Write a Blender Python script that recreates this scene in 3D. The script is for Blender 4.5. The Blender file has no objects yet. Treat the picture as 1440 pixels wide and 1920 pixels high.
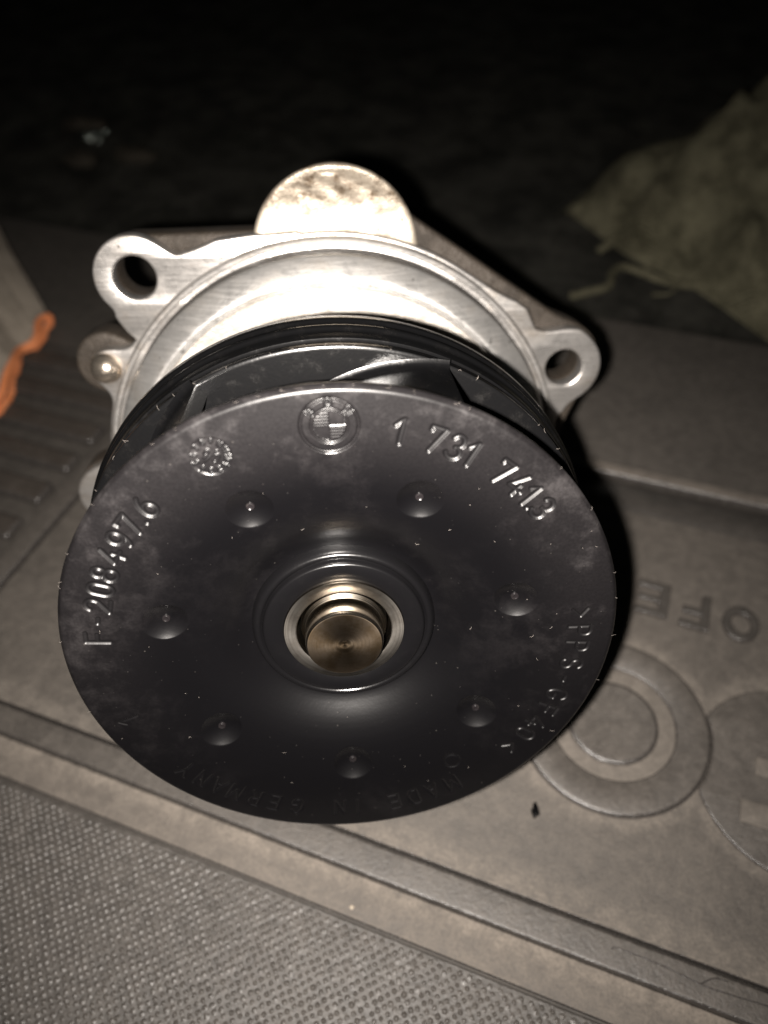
import bpy, bmesh, math, random
import numpy as np
from mathutils import Matrix, Vector, noise

random.seed(7)
rng = np.random.default_rng(7)
sc = bpy.context.scene
COL = sc.collection
rad = math.radians

# ------------------------------------------------------------------ camera, world, flash, exposure
CAM_LOC = Vector((0.04822455, -0.11558614, 0.1404))
CAM_ROT = Matrix(((0.93688581, -0.23779404, 0.2563181),
                  (0.3478345, 0.70822559, -0.61435143),
                  (-0.03544193, 0.66473342, 0.74623947)))   # columns: right, up, back
cam_d = bpy.data.cameras.new("camera")
cam = bpy.data.objects.new("camera", cam_d)
COL.objects.link(cam)
cam.matrix_world = Matrix.Translation(CAM_LOC) @ CAM_ROT.to_4x4()
cam_d.sensor_fit = 'VERTICAL'
cam_d.sensor_height = 36.0
cam_d.lens = 26.25
cam_d.clip_start = 0.002
cam_d.clip_end = 20.0
cam_d.dof.use_dof = True
cam_d.dof.focus_distance = 0.097
cam_d.dof.aperture_fstop = 14.0
sc.camera = cam

world = bpy.data.worlds.new("World")
sc.world = world
world.use_nodes = True
world.node_tree.nodes["Background"].inputs[0].default_value = (0.9, 1.0, 0.95, 1)
world.node_tree.nodes["Background"].inputs[1].default_value = 0.006

fl_d = bpy.data.lights.new("phone_flash", 'AREA')
fl_d.shape = 'DISK'
fl_d.size = 0.003
fl_d.energy = 0.34
fl_d.spread = rad(104)
fl_d.color = (1.0, 0.93, 0.86)
fl = bpy.data.objects.new("phone_flash", fl_d)
COL.objects.link(fl)
fl.matrix_world = Matrix.Translation(CAM_LOC + CAM_ROT @ Vector((-0.0062, -0.0022, 0.0))) @ CAM_ROT.to_4x4()

sc.view_settings.view_transform = 'Standard'
sc.view_settings.look = 'None'
sc.view_settings.exposure = 0.0
sc.view_settings.gamma = 1.0
sc.cycles.caustics_reflective = False      # keeps tiny bright metal rings from speckling the plastic

# ------------------------------------------------------------------ node helpers
class NT:
    def __init__(self, name):
        self.m = bpy.data.materials.new(name)
        self.m.use_nodes = True
        self.t = self.m.node_tree
        self.b = self.t.nodes["Principled BSDF"]
        self.tc = self.t.nodes.new("ShaderNodeTexCoord")
    def node(self, kind, **kw):
        n = self.t.nodes.new(kind)
        for k, v in kw.items():
            setattr(n, k, v)
        return n
    def link(self, a, b):
        self.t.links.new(a, b)
    def val(self, sock, v):
        if isinstance(v, bpy.types.NodeSocket):
            self.link(v, sock)
        else:
            sock.default_value = v
    def noise(self, scale, detail=4.0, rough=0.55, dist=0.0, vec=None, off=None):
        n = self.node("ShaderNodeTexNoise")
        n.inputs["Scale"].default_value = scale
        n.inputs["Detail"].default_value = detail
        n.inputs["Roughness"].default_value = rough
        n.inputs["Distortion"].default_value = dist
        v = vec if vec is not None else self.tc.outputs["Object"]
        if off is not None:
            mp = self.node("ShaderNodeMapping")
            mp.inputs["Location"].default_value = off
            self.link(v, mp.inputs["Vector"])
            v = mp.outputs["Vector"]
        self.link(v, n.inputs["Vector"])
        return n.outputs["Fac"]
    def ramp(self, fac, a, b, lo=0.0, hi=1.0):
        n = self.node("ShaderNodeMapRange")
        n.interpolation_type = 'SMOOTHSTEP'
        self.val(n.inputs["Value"], fac)
        n.inputs["From Min"].default_value = a
        n.inputs["From Max"].default_value = b
        n.inputs["To Min"].default_value = lo
        n.inputs["To Max"].default_value = hi
        return n.outputs["Result"]
    def mix(self, fac, a, b):
        n = self.node("ShaderNodeMix", data_type='RGBA')
        self.val(n.inputs["Factor"], fac)
        for s, v in ((n.inputs[6], a), (n.inputs[7], b)):
            if isinstance(v, bpy.types.NodeSocket):
                self.link(v, s)
            else:
                s.default_value = (*v, 1)
        return n.outputs[2]
    def math(self, op, a, b=0.0):
        n = self.node("ShaderNodeMath", operation=op)
        self.val(n.inputs[0], a)
        self.val(n.inputs[1], b)
        return n.outputs[0]
    def bump(self, h, strength, dist, prev=None):
        n = self.node("ShaderNodeBump")
        n.inputs["Strength"].default_value = strength
        n.inputs["Distance"].default_value = dist
        self.link(h, n.inputs["Height"])
        if prev is not None:
            self.link(prev, n.inputs["Normal"])
        return n.outputs["Normal"]
    def sep(self, vec=None):
        n = self.node("ShaderNodeSeparateXYZ")
        self.link(vec if vec is not None else self.tc.outputs["Object"], n.inputs[0])
        return n.outputs
    def out(self, color=None, rough=None, metal=None, normal=None, spec=None):
        B = self.b.inputs
        if color is not None:
            if isinstance(color, bpy.types.NodeSocket): self.link(color, B["Base Color"])
            else: B["Base Color"].default_value = (*color, 1)
        if rough is not None: self.val(B["Roughness"], rough)
        if metal is not None: self.val(B["Metallic"], metal)
        if spec is not None: self.val(B["Specular IOR Level"], spec)
        if normal is not None: self.link(normal, B["Normal"])
        return self.m

# ------------------------------------------------------------------ materials
def mat_disc():
    n = NT("dusty_black_plastic")
    x, y, z = n.sep()
    comb = n.node("ShaderNodeCombineXYZ"); n.link(x, comb.inputs[0]); n.link(y, comb.inputs[1])
    ln = n.node("ShaderNodeVectorMath", operation='LENGTH'); n.link(comb.outputs[0], ln.inputs[0])
    r = ln.outputs["Value"]
    big = n.noise(70, 5, .62)
    med = n.noise(380, 5, .65, .3)
    fine = n.noise(2600, 3, .6)
    rim = n.ramp(r, .0215, .0335)
    top = n.ramp(y, -.026, .026, .05, 1.0)  # soft grey sheen of the upper disc painted in along with the dust
    side = n.ramp(n.noise(34, 2, .5, 0, None, (.3, .1, .2)), .40, .68)
    smear = n.ramp(n.math('ADD', n.math('MULTIPLY', big, .65), n.math('MULTIPLY', med, .35)), .47, .66)
    sheen_film = n.math('ADD', .22, n.math('MULTIPLY', smear, .50))
    dust = n.math('MULTIPLY', rim, n.math('MULTIPLY', top, sheen_film))
    patch = n.math('MULTIPLY', side, n.math('MULTIPLY', smear, .12))
    dust = n.math('ADD', dust, patch)
    dust = n.math('MULTIPLY', dust, n.ramp(fine, .3, .68, .8, 1.1))
    gat = n.node("ShaderNodeAttribute", attribute_name="engraving")
    gr = gat.outputs["Fac"]
    dust = n.math('ADD', n.math('MULTIPLY', dust, n.math('SUBTRACT', 1.0, n.math('MULTIPLY', gr, .6))), n.math('MULTIPLY', gr, .035))
    vor = n.node("ShaderNodeTexVoronoi"); vor.inputs["Scale"].default_value = 700
    n.link(n.tc.outputs["Object"], vor.inputs["Vector"])
    pick = n.node("ShaderNodeSeparateColor"); n.link(vor.outputs["Color"], pick.inputs[0])
    speck = n.math('MULTIPLY', n.ramp(vor.outputs["Distance"], .04, .10, 1, 0), n.ramp(pick.outputs[0], .86, .97))
    col = n.mix(n.math('MULTIPLY', dust, .31), (.0016, .0015, .0018), (.066, .059, .060))
    col = n.mix(n.math('MULTIPLY', speck, .12), col, (.16, .145, .13))
    v2 = n.node("ShaderNodeTexVoronoi"); v2.inputs["Scale"].default_value = 1500
    n.link(n.tc.outputs["Object"], v2.inputs["Vector"])
    p2 = n.node("ShaderNodeSeparateColor"); n.link(v2.outputs["Color"], p2.inputs[0])
    sp2 = n.math('MULTIPLY', n.ramp(v2.outputs["Distance"], .05, .16, 1, 0), n.ramp(p2.outputs[1], .84, .95))
    col = n.mix(n.math('MULTIPLY', sp2, n.ramp(med, .38, .62, .08, .5)), col, (.05, .046, .043))
    nb = n.bump(fine, .14, .00005)
    nb = n.bump(n.noise(900, 4), .06, .00012, nb)
    rgh = n.math('ADD', n.ramp(dust, 0, .8, .29, .55), n.math('MULTIPLY', gr, .10))
    return n.out(col, rgh, 0, nb, .36)

def mat_black(name="black_plastic", base=(.0020, .0020, .0022), rough=.22, dusty=.015, rmax=.34):
    n = NT(name)
    d = n.ramp(n.noise(420, 6, .7), .48, .78)
    f = n.noise(2600, 3)
    col = n.mix(n.math('MULTIPLY', d, dusty), base, (.12, .105, .09))
    return n.out(col, n.ramp(d, 0, 1, rough, rmax), 0, n.bump(f, .2, .00006), .45)

def mat_alu(name, base, stain, stain_amt, metal, rough, grain=.35, scale=160, dist=.4, upper=None):
    n = NT(name)
    a = n.noise(scale, 7, .68, dist)
    b = n.noise(1500, 4, .65)
    s = n.ramp(a, .42, .70)
    if upper:                                   # browner and darker towards the upper part of the face, ragged edge
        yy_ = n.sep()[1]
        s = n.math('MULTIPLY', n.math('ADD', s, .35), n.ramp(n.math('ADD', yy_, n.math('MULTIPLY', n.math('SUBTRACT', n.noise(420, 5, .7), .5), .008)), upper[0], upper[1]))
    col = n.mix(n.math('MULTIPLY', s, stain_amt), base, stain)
    col = n.mix(n.math('MULTIPLY', n.ramp(b, .5, .75), .35), col, tuple(c * .55 for c in base))
    nb = n.bump(b, grain, .00022)
    nb = n.bump(a, grain * .6, .0007, nb)
    # tool marks and handling scratches
    mp = n.node("ShaderNodeMapping"); mp.inputs["Scale"].default_value = (40, 900, 40); mp.inputs["Rotation"].default_value = (0, 0, .8)
    n.link(n.tc.outputs["Object"], mp.inputs["Vector"])
    sm = n.noise(3, 4, .7, 1.0, mp.outputs["Vector"])
    nb = n.bump(sm, .09, .00010, nb)
    pit = n.ramp(n.noise(800, 2, .5, 0, None, (.2, .4, .1)), .70, .76)
    col = n.mix(n.math('MULTIPLY', pit, .6), col, tuple(c * .35 for c in stain))
    rv = n.math('ADD', n.ramp(a, .3, .7, rough - .08, rough + .12), n.ramp(sm, .35, .7, -.04, .06))
    return n.out(col, rv, metal, nb)

def mat_turned(name, base, tint, rough, ring_scale):
    n = NT(name)
    x, y, z = n.sep()
    comb = n.node("ShaderNodeCombineXYZ"); n.link(x, comb.inputs[0]); n.link(y, comb.inputs[1])
    ln = n.node("ShaderNodeVectorMath", operation='LENGTH'); n.link(comb.outputs[0], ln.inputs[0])
    c2 = n.node("ShaderNodeCombineXYZ"); n.link(ln.outputs["Value"], c2.inputs[0])
    rings = n.noise(ring_scale, 5, .7, 0, c2.outputs[0])
    blot = n.noise(330, 5, .65)
    col = n.mix(n.ramp(blot, .38, .66), base, tint)
    nb = n.bump(rings, .12, .00003)
    nb = n.bump(n.noise(1500, 3), .1, .00005, nb)
    tg = n.node("ShaderNodeTangent", direction_type='RADIAL', axis='Z')
    n.link(tg.outputs[0], n.b.inputs["Tangent"])
    n.b.inputs["Anisotropic"].default_value = .5
    return n.out(col, n.ramp(rings, .3, .7, rough - .03, rough + .08), 1.0, nb)

def mat_rubber(name, dark, dust, amt, scale=46, edge=None, r0=.55, r1=.9, spec=.35):
    n = NT(name)
    a = n.noise(scale, 6, .62, .5)
    b = n.noise(360, 6, .7)
    f = n.noise(1700, 4, .7)
    s = n.math('ADD', n.math('MULTIPLY', n.ramp(a, .12, .88), .46), n.math('MULTIPLY', n.ramp(b, .30, .72), .54))
    s = n.math('MULTIPLY', n.math('ADD', n.math('MULTIPLY', s, .62), .19), amt)
    if edge == 'panel':
        x, y, z = n.sep()
        e1 = n.ramp(n.math('ABSOLUTE', n.math('ADD', y, .0745)), .0005, .006, 1, 0)
        vx = n.math('ADD', x, -.0626); vy = n.math('ADD', y, .0382)
        d1 = n.math('SQRT', n.math('ADD', n.math('MULTIPLY', vx, vx), n.math('MULTIPLY', vy, vy)))
        e2 = n.ramp(n.math('ABSOLUTE', n.math('ADD', d1, -.0192)), .0003, .0035, 1, 0)
        wx = n.math('ADD', x, -.0968)
        d2 = n.math('SQRT', n.math('ADD', n.math('MULTIPLY', wx, wx), n.math('MULTIPLY', vy, vy)))
        e3 = n.ramp(n.math('ABSOLUTE', n.math('ADD', d2, -.0192)), .0003, .0035, 1, 0)
        e = n.math('MAXIMUM', n.math('MAXIMUM', e1, e2), e3)
        s = n.math('ADD', s, n.math('MULTIPLY', n.math('MULTIPLY', e, n.ramp(b, .3, .62, .35, 1)), .34))
    if edge == 'strip':
        x, y, z = n.sep()
        e1 = n.ramp(n.math('ABSOLUTE', n.math('ADD', y, .0818)), .0004, .0035, 1, 0)
        s = n.math('ADD', s, n.math('MULTIPLY', n.math('MULTIPLY', e1, n.ramp(b, .3, .62, .3, 1)), .35))
    s = n.math('MULTIPLY', s, n.ramp(f, .28, .70, .62, 1.28))
    # scuffs: thin pale scratches
    mp = n.node("ShaderNodeMapping"); mp.inputs["Scale"].default_value = (20, 170, 40); mp.inputs["Rotation"].default_value = (0, 0, .9)
    n.link(n.tc.outputs["Object"], mp.inputs["Vector"])
    sc1 = n.noise(6, 3, .6, 1.5, mp.outputs["Vector"])
    s = n.math('ADD', s, n.ramp(sc1, .67, .72, 0, .10))
    col = n.mix(s, dark, dust)
    nb = n.bump(f, .6, .00022)
    nb = n.bump(b, .35, .0005, nb)
    return n.out(col, n.ramp(s, 0, 1, r0, r1), 0, nb, spec)

M_DISC = mat_disc()
M_BLACK = mat_black()
M_SHROUD = mat_black("black_shroud_plastic", base=(.0026, .0026, .0028), rough=.23, dusty=.02, rmax=.34)
M_HUB = mat_black("black_hub_plastic", base=(.0026, .0025, .0028), rough=.22, dusty=.004, rmax=.25)
M_NUB = mat_black("moulding_nub_plastic", base=(.007, .006, .0065), rough=.25, dusty=.15)
M_ALU = mat_alu("machined_aluminium", (.52, .50, .48), (.20, .175, .15), .9, .86, .345, .15, 140)
M_ALUNECK = mat_alu("turned_aluminium_neck", (.60, .585, .565), (.28, .255, .225), .8, .88, .38, .14, 130)
M_CASTFACE = mat_alu("blasted_cast_face", (.40, .37, .335), (.22, .195, .165), .8, .55, .50, .7, 240)
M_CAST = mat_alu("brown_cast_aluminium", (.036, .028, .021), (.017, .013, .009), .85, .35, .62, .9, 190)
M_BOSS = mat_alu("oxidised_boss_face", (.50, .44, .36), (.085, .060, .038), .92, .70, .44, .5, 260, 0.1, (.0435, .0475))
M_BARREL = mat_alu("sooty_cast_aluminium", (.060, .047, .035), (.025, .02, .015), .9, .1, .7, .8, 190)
M_ORING = mat_black("seal_groove_dark", base=(.030, .027, .024), rough=.5, dusty=.35)
M_STEEL = mat_alu("dowel_steel", (.62, .54, .45), (.45, .30, .16), .5, .95, .30, .15)
M_SLEEVE = mat_turned("turned_steel_sleeve", (.46, .43, .39), (.34, .31, .275), .29, 9000)
M_SHAFT = mat_turned("bronze_tinted_shaft", (.24, .19, .14), (.16, .115, .07), .31, 9000)
M_RPANEL = mat_rubber("dusty_rubber_panel", (.030, .0272, .0246), (.143, .125, .107), .74, edge='panel')
M_RSTRIP = mat_rubber("dusty_rubber_strip", (.042, .037, .033), (.180, .156, .132), .84, edge='strip')
M_RDARK = mat_rubber("worn_rubber_dark", (.029, .0265, .0240), (.124, .109, .095), .72, r0=.40, r1=.7, spec=.5)
M_RLETTER = mat_rubber("worn_rubber_lettering", (.019, .0175, .0162), (.084, .075, .066), .62, r0=.36, r1=.6, spec=.5)
M_RFAR = mat_rubber("dirty_falloff_rubber_far", (.027, .0245, .022), (.102, .090, .078), .70, 38)  # same dirty rubber in a darker tone, flash falloff painted into it
M_RRIB = mat_rubber("dirty_rubber_ribs", (.024, .020, .017), (.090, .077, .066), .55, 60, r0=.4, r1=.7, spec=.5)
M_RTIP = mat_rubber("polished_pimple_rubber", (.033, .0303, .0277), (.128, .114, .101), .68, r0=.27, r1=.42, spec=.6)
M_RWORN = mat_rubber("rubbed_rubber_edge", (.022, .020, .019), (.11, .098, .088), .40, 120, r0=.24, r1=.5, spec=.65)
M_RDUST = mat_rubber("rubber_dust_filled", (.052, .046, .040), (.168, .147, .126), .85)
M_RPIMP = mat_rubber("dusty_rubber_pimples", (.027, .0247, .0226), (.122, .110, .098), .68, r0=.34, r1=.60, spec=.55)

def worn_edges(o, lim=.965):
    """rubbed, glossier rubber on the rounded edges only"""
    me = o.data
    me.materials.append(M_RWORN)
    for p in me.polygons:
        if -.2 < p.normal.z < lim: p.material_index = 1
    return o
# ------------------------------------------------------------------ mesh helpers
def add_mesh(name, verts, faces, mat, parent=None, smooth=True, sharp=None):
    me = bpy.data.meshes.new(name)
    verts = np.asarray(verts, dtype=np.float32)
    if isinstance(faces, np.ndarray):
        k = faces.shape[1]
        me.vertices.add(len(verts)); me.vertices.foreach_set("co", verts.ravel())
        me.loops.add(faces.size); me.loops.foreach_set("vertex_index", faces.ravel().astype(np.int32))
        me.polygons.add(len(faces))
        me.polygons.foreach_set("loop_start", np.arange(0, faces.size, k, dtype=np.int32))
        me.update(calc_edges=True)
    else:
        me.from_pydata([tuple(v) for v in verts.tolist()], [], faces)
        me.update()
    return finish(name, me, mat, parent, smooth, sharp)

def finish(name, me, mat, parent=None, smooth=True, sharp=None):
    me.validate()
    if smooth:
        me.polygons.foreach_set("use_smooth", np.ones(len(me.polygons), dtype=bool))
        if sharp: me.set_sharp_from_angle(angle=rad(sharp))
    if mat: me.materials.append(mat)
    o = bpy.data.objects.new(name, me)
    COL.objects.link(o)
    if parent: o.parent = parent
    return o

def grid_faces(rows, cols, wrap=True):
    i = np.arange(rows - 1)[:, None]
    j = np.arange(cols if wrap else cols - 1)[None, :]
    jn = (j + 1) % cols
    return np.stack([i * cols + j, i * cols + jn, (i + 1) * cols + jn, (i + 1) * cols + j], -1).reshape(-1, 4)

def lathe_vf(profile, n=160, cx=0., cy=0.):
    p = np.array(profile, float)
    a = np.linspace(0, 2 * np.pi, n, endpoint=False)
    v = np.stack([cx + p[:, 0, None] * np.cos(a), cy + p[:, 0, None] * np.sin(a), np.repeat(p[:, 1, None], n, 1)], -1).reshape(-1, 3)
    # row order chosen so an (outward going, +z facing) profile has normals up
    f = grid_faces(len(p), n)
    return v, f

def lathe(name, profile, mat, parent, n=160, sharp=32, S=1.0, cx=0., cy=0., scale=1.0):
    v, f = lathe_vf(profile, n, cx, cy)
    o = add_mesh(name, v * scale, f, mat, parent, True, sharp)
    fix_normals(o)
    return o

def fix_normals(o):
    bm = bmesh.new(); bm.from_mesh(o.data)
    bmesh.ops.recalc_face_normals(bm, faces=bm.faces)
    bm.to_mesh(o.data); bm.free()

def box_obj(name, x0, x1, y0, y1, z0, z1, mat, parent, bev=.0004, seg=2):
    bm = bmesh.new()
    bmesh.ops.create_cube(bm, size=1)
    for v in bm.verts:
        v.co = Vector((x0 if v.co.x < 0 else x1, y0 if v.co.y < 0 else y1, z0 if v.co.z < 0 else z1))
    if bev:
        bmesh.ops.bevel(bm, geom=bm.edges[:], offset=bev, segments=seg, affect='EDGES', profile=.6)
    me = bpy.data.meshes.new(name); bm.to_mesh(me); bm.free()
    return finish(name, me, mat, parent, True, 50)

def prism_obj(name, loops, z0, z1, mat, parent, bev=.0004, res=1):
    """flat outline with holes, extruded between z0 and z1, bevelled edges"""
    cu = bpy.data.curves.new(name, 'CURVE')
    cu.dimensions = '2D'; cu.fill_mode = 'BOTH'
    cu.extrude = (z1 - z0) / 2 - bev; cu.bevel_depth = bev; cu.bevel_resolution = res; cu.offset = -bev
    for lp in loops:
        sp = cu.splines.new('POLY'); sp.points.add(len(lp) - 1)
        for q, (x, y) in zip(sp.points, lp): q.co = (x, y, 0, 1)
        sp.use_cyclic_u = True
    tmp = bpy.data.objects.new("tmp", cu); COL.objects.link(tmp)
    dg = bpy.context.evaluated_depsgraph_get()
    me = bpy.data.meshes.new_from_object(tmp.evaluated_get(dg))
    bpy.data.objects.remove(tmp); bpy.data.curves.remove(cu)
    me.transform(Matrix.Translation((0, 0, (z0 + z1) / 2)))
    me.name = name; me.materials.clear()
    bm = bmesh.new(); bm.from_mesh(me); bmesh.ops.remove_doubles(bm, verts=bm.verts, dist=1e-7); bm.to_mesh(me); bm.free()
    return finish(name, me, mat, parent, True, 40)

def tube_vf(pts, r, n=8, taper=None):
    pts = np.array(pts, float); m = len(pts)
    t = np.gradient(pts, axis=0); t /= np.linalg.norm(t, axis=1)[:, None] + 1e-12
    up = np.array([0.13, 0.21, 0.97])
    s = np.cross(t, up); s /= np.linalg.norm(s, axis=1)[:, None] + 1e-12
    w = np.cross(s, t)
    a = np.linspace(0, 2 * np.pi, n, endpoint=False)
    rr = np.full(m, r) if taper is None else r * np.array(taper)
    v = pts[:, None] + rr[:, None, None] * (np.cos(a)[None, :, None] * s[:, None] + np.sin(a)[None, :, None] * w[:, None])
    return v.reshape(-1, 3), grid_faces(m, n)

def smooth_path(pts, k=8):
    pts = np.array(pts, float); out = []
    P = np.vstack([2 * pts[0] - pts[1], pts, 2 * pts[-1] - pts[-2]])
    for i in range(1, len(P) - 2):
        for t in np.linspace(0, 1, k, endpoint=False):
            a, b, c, d = P[i - 1:i + 3]
            out.append(.5 * ((2 * b) + (-a + c) * t + (2 * a - 5 * b + 4 * c - d) * t * t + (-a + 3 * b - 3 * c + d) * t ** 3))
    out.append(pts[-1])
    return np.array(out)

def tag(o, label=None, cat=None, group=None, kind=None):
    if label: o['label'] = label
    if cat: o['category'] = cat
    if group: o['group'] = group
    if kind: o['kind'] = kind
    return o

def empty(name, loc=(0, 0, 0), rot=None):
    o = bpy.data.objects.new(name, None)
    o.empty_display_size = .01
    COL.objects.link(o)
    o.matrix_world = Matrix.Translation(loc) @ (rot.to_4x4() if rot else Matrix.Identity(4))
    return o

# ------------------------------------------------------------------ stroke letters (unit cap height)
def arc(cx, cy, rx, ry, a0, a1, n=14):
    a = np.radians(np.linspace(a0, a1, n))
    return [(cx + rx * math.cos(t), cy + ry * math.sin(t)) for t in a]
GL = {
    '1': [[(-.18, .72), (.10, 1.0), (.10, 0)]],
    '7': [[(-.28, .86), (-.28, 1), (.28, 1), (-.08, 0)]],
    '3': [arc(0, .74, .24, .26, 160, -90) + arc(0, .25, .28, .25, 90, -160)],
    '4': [[(.10, 1), (-.28, .28), (.32, .28)], [(.12, .52), (.12, 0)]],
    '2': [arc(0, .72, .26, .28, 165, -20) + [(.2, .5), (-.28, 0), (.28, 0)]],
    '0': [arc(0, .68, .25, .32, 0, 180) + arc(0, .32, .25, .32, 180, 360) + [(.25, .68)]],
    '8': [arc(0, .76, .21, .24, 0, 360, 18), arc(0, .26, .27, .26, 0, 360, 18)],
    '9': [arc(0, .70, .25, .30, 0, 360, 18), arc(-.2, .70, .45, .72, 0, -66, 10)],
    '6': [arc(0, .30, .25, .30, 0, 360, 18), arc(.2, .30, .45, .72, 180, 114, 10)],
    '5': [[(.25, 1), (-.22, 1), (-.24, .56)] + arc(0, .31, .27, .31, 130, -150)],
    '.': [[(0, .02), (0, .03)]],
    '-': [[(-.12, .46), (.12, .46)]],
    'F': [[(-.22, 0), (-.22, 1), (.26, 1)], [(-.22, .52), (.18, .52)]],
    'P': [[(-.22, 0), (-.22, 1), (.02, 1)] + arc(.02, .74, .24, .26, 90, -90) + [(-.22, .48)]],
    'S': [arc(0, .74, .24, .26, 30, 270) + arc(0, .24, .25, .24, 90, -150)],
    'G': [arc(0, .5, .30, .5, 45, 330, 22) + [(.27, .42), (.04, .42)]],
    '>': [[(-.2, .82), (.2, .48), (-.2, .14)]],
    '<': [[(.2, .82), (-.2, .48), (.2, .14)]],
    'E': [[(.26, 1), (-.22, 1), (-.22, 0), (.26, 0)], [(-.22, .5), (.2, .5)]],
    'R': [[(-.22, 0), (-.22, 1), (.02, 1)] + arc(.02, .74, .24, .26, 90, -90) + [(-.22, .48)], [(.02, .48), (.28, 0)]],
    'M': [[(-.32, 0), (-.32, 1), (0, .3), (.32, 1), (.32, 0)]],
    'A': [[(-.30, 0), (0, 1), (.30, 0)], [(-.19, .34), (.19, .34)]],
    'N': [[(-.26, 0), (-.26, 1), (.26, 0), (.26, 1)]],
    'Y': [[(-.28, 1), (0, .5), (.28, 1)], [(0, .5), (0, 0)]],
    'I': [[(0, 0), (0, 1)]],
    'D': [[(-.24, 0), (-.24, 1), (0, 1)] + arc(0, .5, .28, .5, 90, -90) + [(-.24, 0)]],
    'B': [[(-.24, 0), (-.24, 1), (.04, 1)] + arc(.04, .75, .22, .25, 90, -90) + [(-.24, .5)], [(.04, .5)] + arc(.04, .25, .24, .25, 90, -90) + [(-.24, 0)]],
    'W': [[(-.42, 1), (-.22, 0), (0, .8), (.22, 0), (.42, 1)]],
    '/': [[(-.34, -.1), (.34, 1.1)]],
}
def place_glyph(ch, ang, r0, h, cx=0., cy=0., wx=1.0):
    """segments of a glyph whose foot sits at radius r0 from (cx, cy), top outwards"""
    a = rad(ang)
    o = np.array([math.cos(a), math.sin(a)]); rgt = np.array([math.sin(a), -math.cos(a)])
    segs = []
    for pl in GL[ch]:
        P = [np.array([cx, cy]) + o * (r0 + y * h) + rgt * x * h * wx for x, y in pl]
        segs += list(zip(P[:-1], P[1:]))
    return segs

def seg_dist(X, Y, segs):
    d = np.full(X.shape, 9.)
    for p, q in segs:
        e = q - p; L2 = max(e @ e, 1e-12)
        t = np.clip(((X - p[0]) * e[0] + (Y - p[1]) * e[1]) / L2, 0, 1)
        d = np.minimum(d, np.hypot(X - p[0] - t * e[0], Y - p[1] - t * e[1]))
    return d

# ================================================================== THE PUMP
R0 = 0.036                                   # radius of the front disc in metres
PUMP_ROT = Matrix(((0.91047132, -0.07600196, 0.40652882),
                   (0.40960414, 0.30155071, -0.86098294),
                   (-0.05715266, 0.95041616, 0.30568399)))
PUMP_ORG = Vector((0.02263032, -0.0699194, 0.05598742 + .0001))
BASE = Vector((0, -1.16, -1.47)) * R0        # lowest point of the flange rim
pump = empty("water_pump", PUMP_ORG + PUMP_ROT @ BASE, PUMP_ROT)
tag(pump, "car water pump with black plastic impeller facing the viewer and pale aluminium flange", "water pump")
def P(o):                                    # part: sits in disc-centred coordinates
    o.parent = pump
    o.location = -BASE
    return o

# ---- front disc with dish, dimples and engraved marks -------------------------------
def disc_height(r):
    rr = np.array([.33, .350, .365, .385, .41, .44, .47, .51, .55, .60, .65, .70, .76, .82, .90, 1.0])
    zz = np.array([-.150, -.148, -.143, -.131, -.114, -.095, -.079, -.062, -.049, -.037, -.027, -.0185, -.010, -.0045, -.001, 0.])
    z = np.interp(r, rr, zz)
    for dd in (.012, .024): z = .5 * z + .25 * (np.interp(r - dd, rr, zz) + np.interp(r + dd, rr, zz))
    return z
rows = np.concatenate([np.linspace(.338, .54, 46), np.arange(.543, .776, .0034), np.arange(.7775, .966, .0017), np.linspace(.968, .979, 4)])
NS = 2300
tha = np.linspace(0, 2 * np.pi, NS, endpoint=False)
RR, TT = np.meshgrid(rows, tha, indexing='ij')
X = RR * np.cos(TT); Y = RR * np.sin(TT)
Z = disc_height(RR)
DIM_A = [117.2 + 51.4286 * k for k in range(7)]
DIM_R, DIM_W, DIM_D = .642, .078, .0235
for a in DIM_A:
    d = np.hypot(X - DIM_R * math.cos(rad(a)), Y - DIM_R * math.sin(rad(a))) / DIM_W
    k = np.clip(1 - d * d, 0, 1)
    Z -= DIM_D * np.where(d < 1, k, 0)
G_ = np.zeros_like(Z)
def groove(segs, hw, depth, power=1.0, res=1.0):
    global Z, G_
    pts = np.array([p for s in segs for p in s])
    lo = pts.min(0) - hw; hi = pts.max(0) + hw
    m = (X > lo[0]) & (X < hi[0]) & (Y > lo[1]) & (Y < hi[1])
    if not m.any(): return
    d = seg_dist(X[m], Y[m], segs) / hw
    Z[m] -= depth * np.clip(1 - d * d, 0, 1) ** power
    G_[m] = np.maximum(G_[m], np.clip((1.05 - d) * 4, 0, 1) * res)
H = .082; RB = .826; HW = .0100; DEP = .0066
MARKS = [('1', 77.4), ('7', 69.6), ('3', 64.9), ('1', 61.3), ('7', 52.8), ('4', 48.1), ('1', 44.3), ('.', 42.0), ('3', 39.6),
         ('F', 174.2), ('-', 169.1), ('2', 164.7), ('0', 160.0), ('8', 155.6), ('4', 150.4), ('9', 145.7), ('7', 141.2), ('.', 138.4), ('6', 135.2)]
for ch, a in MARKS: groove(place_glyph(ch, a, RB, H), HW, DEP)
MARKS2 = [('>', 7.1), ('P', 1.7), ('P', -3.2), ('S', -9.0), ('-', -14.3), ('G', -19.6), ('F', -25.0), ('4', -30.2), ('0', -34.9), ('<', -40.9)]
for ch, a in MARKS2: groove(place_glyph(ch, a, RB, H * .98), HW * .78, DEP * .8, 1.0, .8)
MARKS3 = [('G', -104.6), ('E', -110.8), ('R', -116.2), ('M', -122.0), ('A', -127.0), ('N', -132.0), ('Y', -137.4), ('N', -92.8), ('I', -88.0),
          ('E', -77.6), ('D', -72.2), ('A', -66.8), ('M', -60.8), ('1', -159.2)]
for ch, a in MARKS3: groove(place_glyph(ch, a, RB + .014, H * .95), HW * .62, DEP * .5, 1.0, .15)
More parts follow.
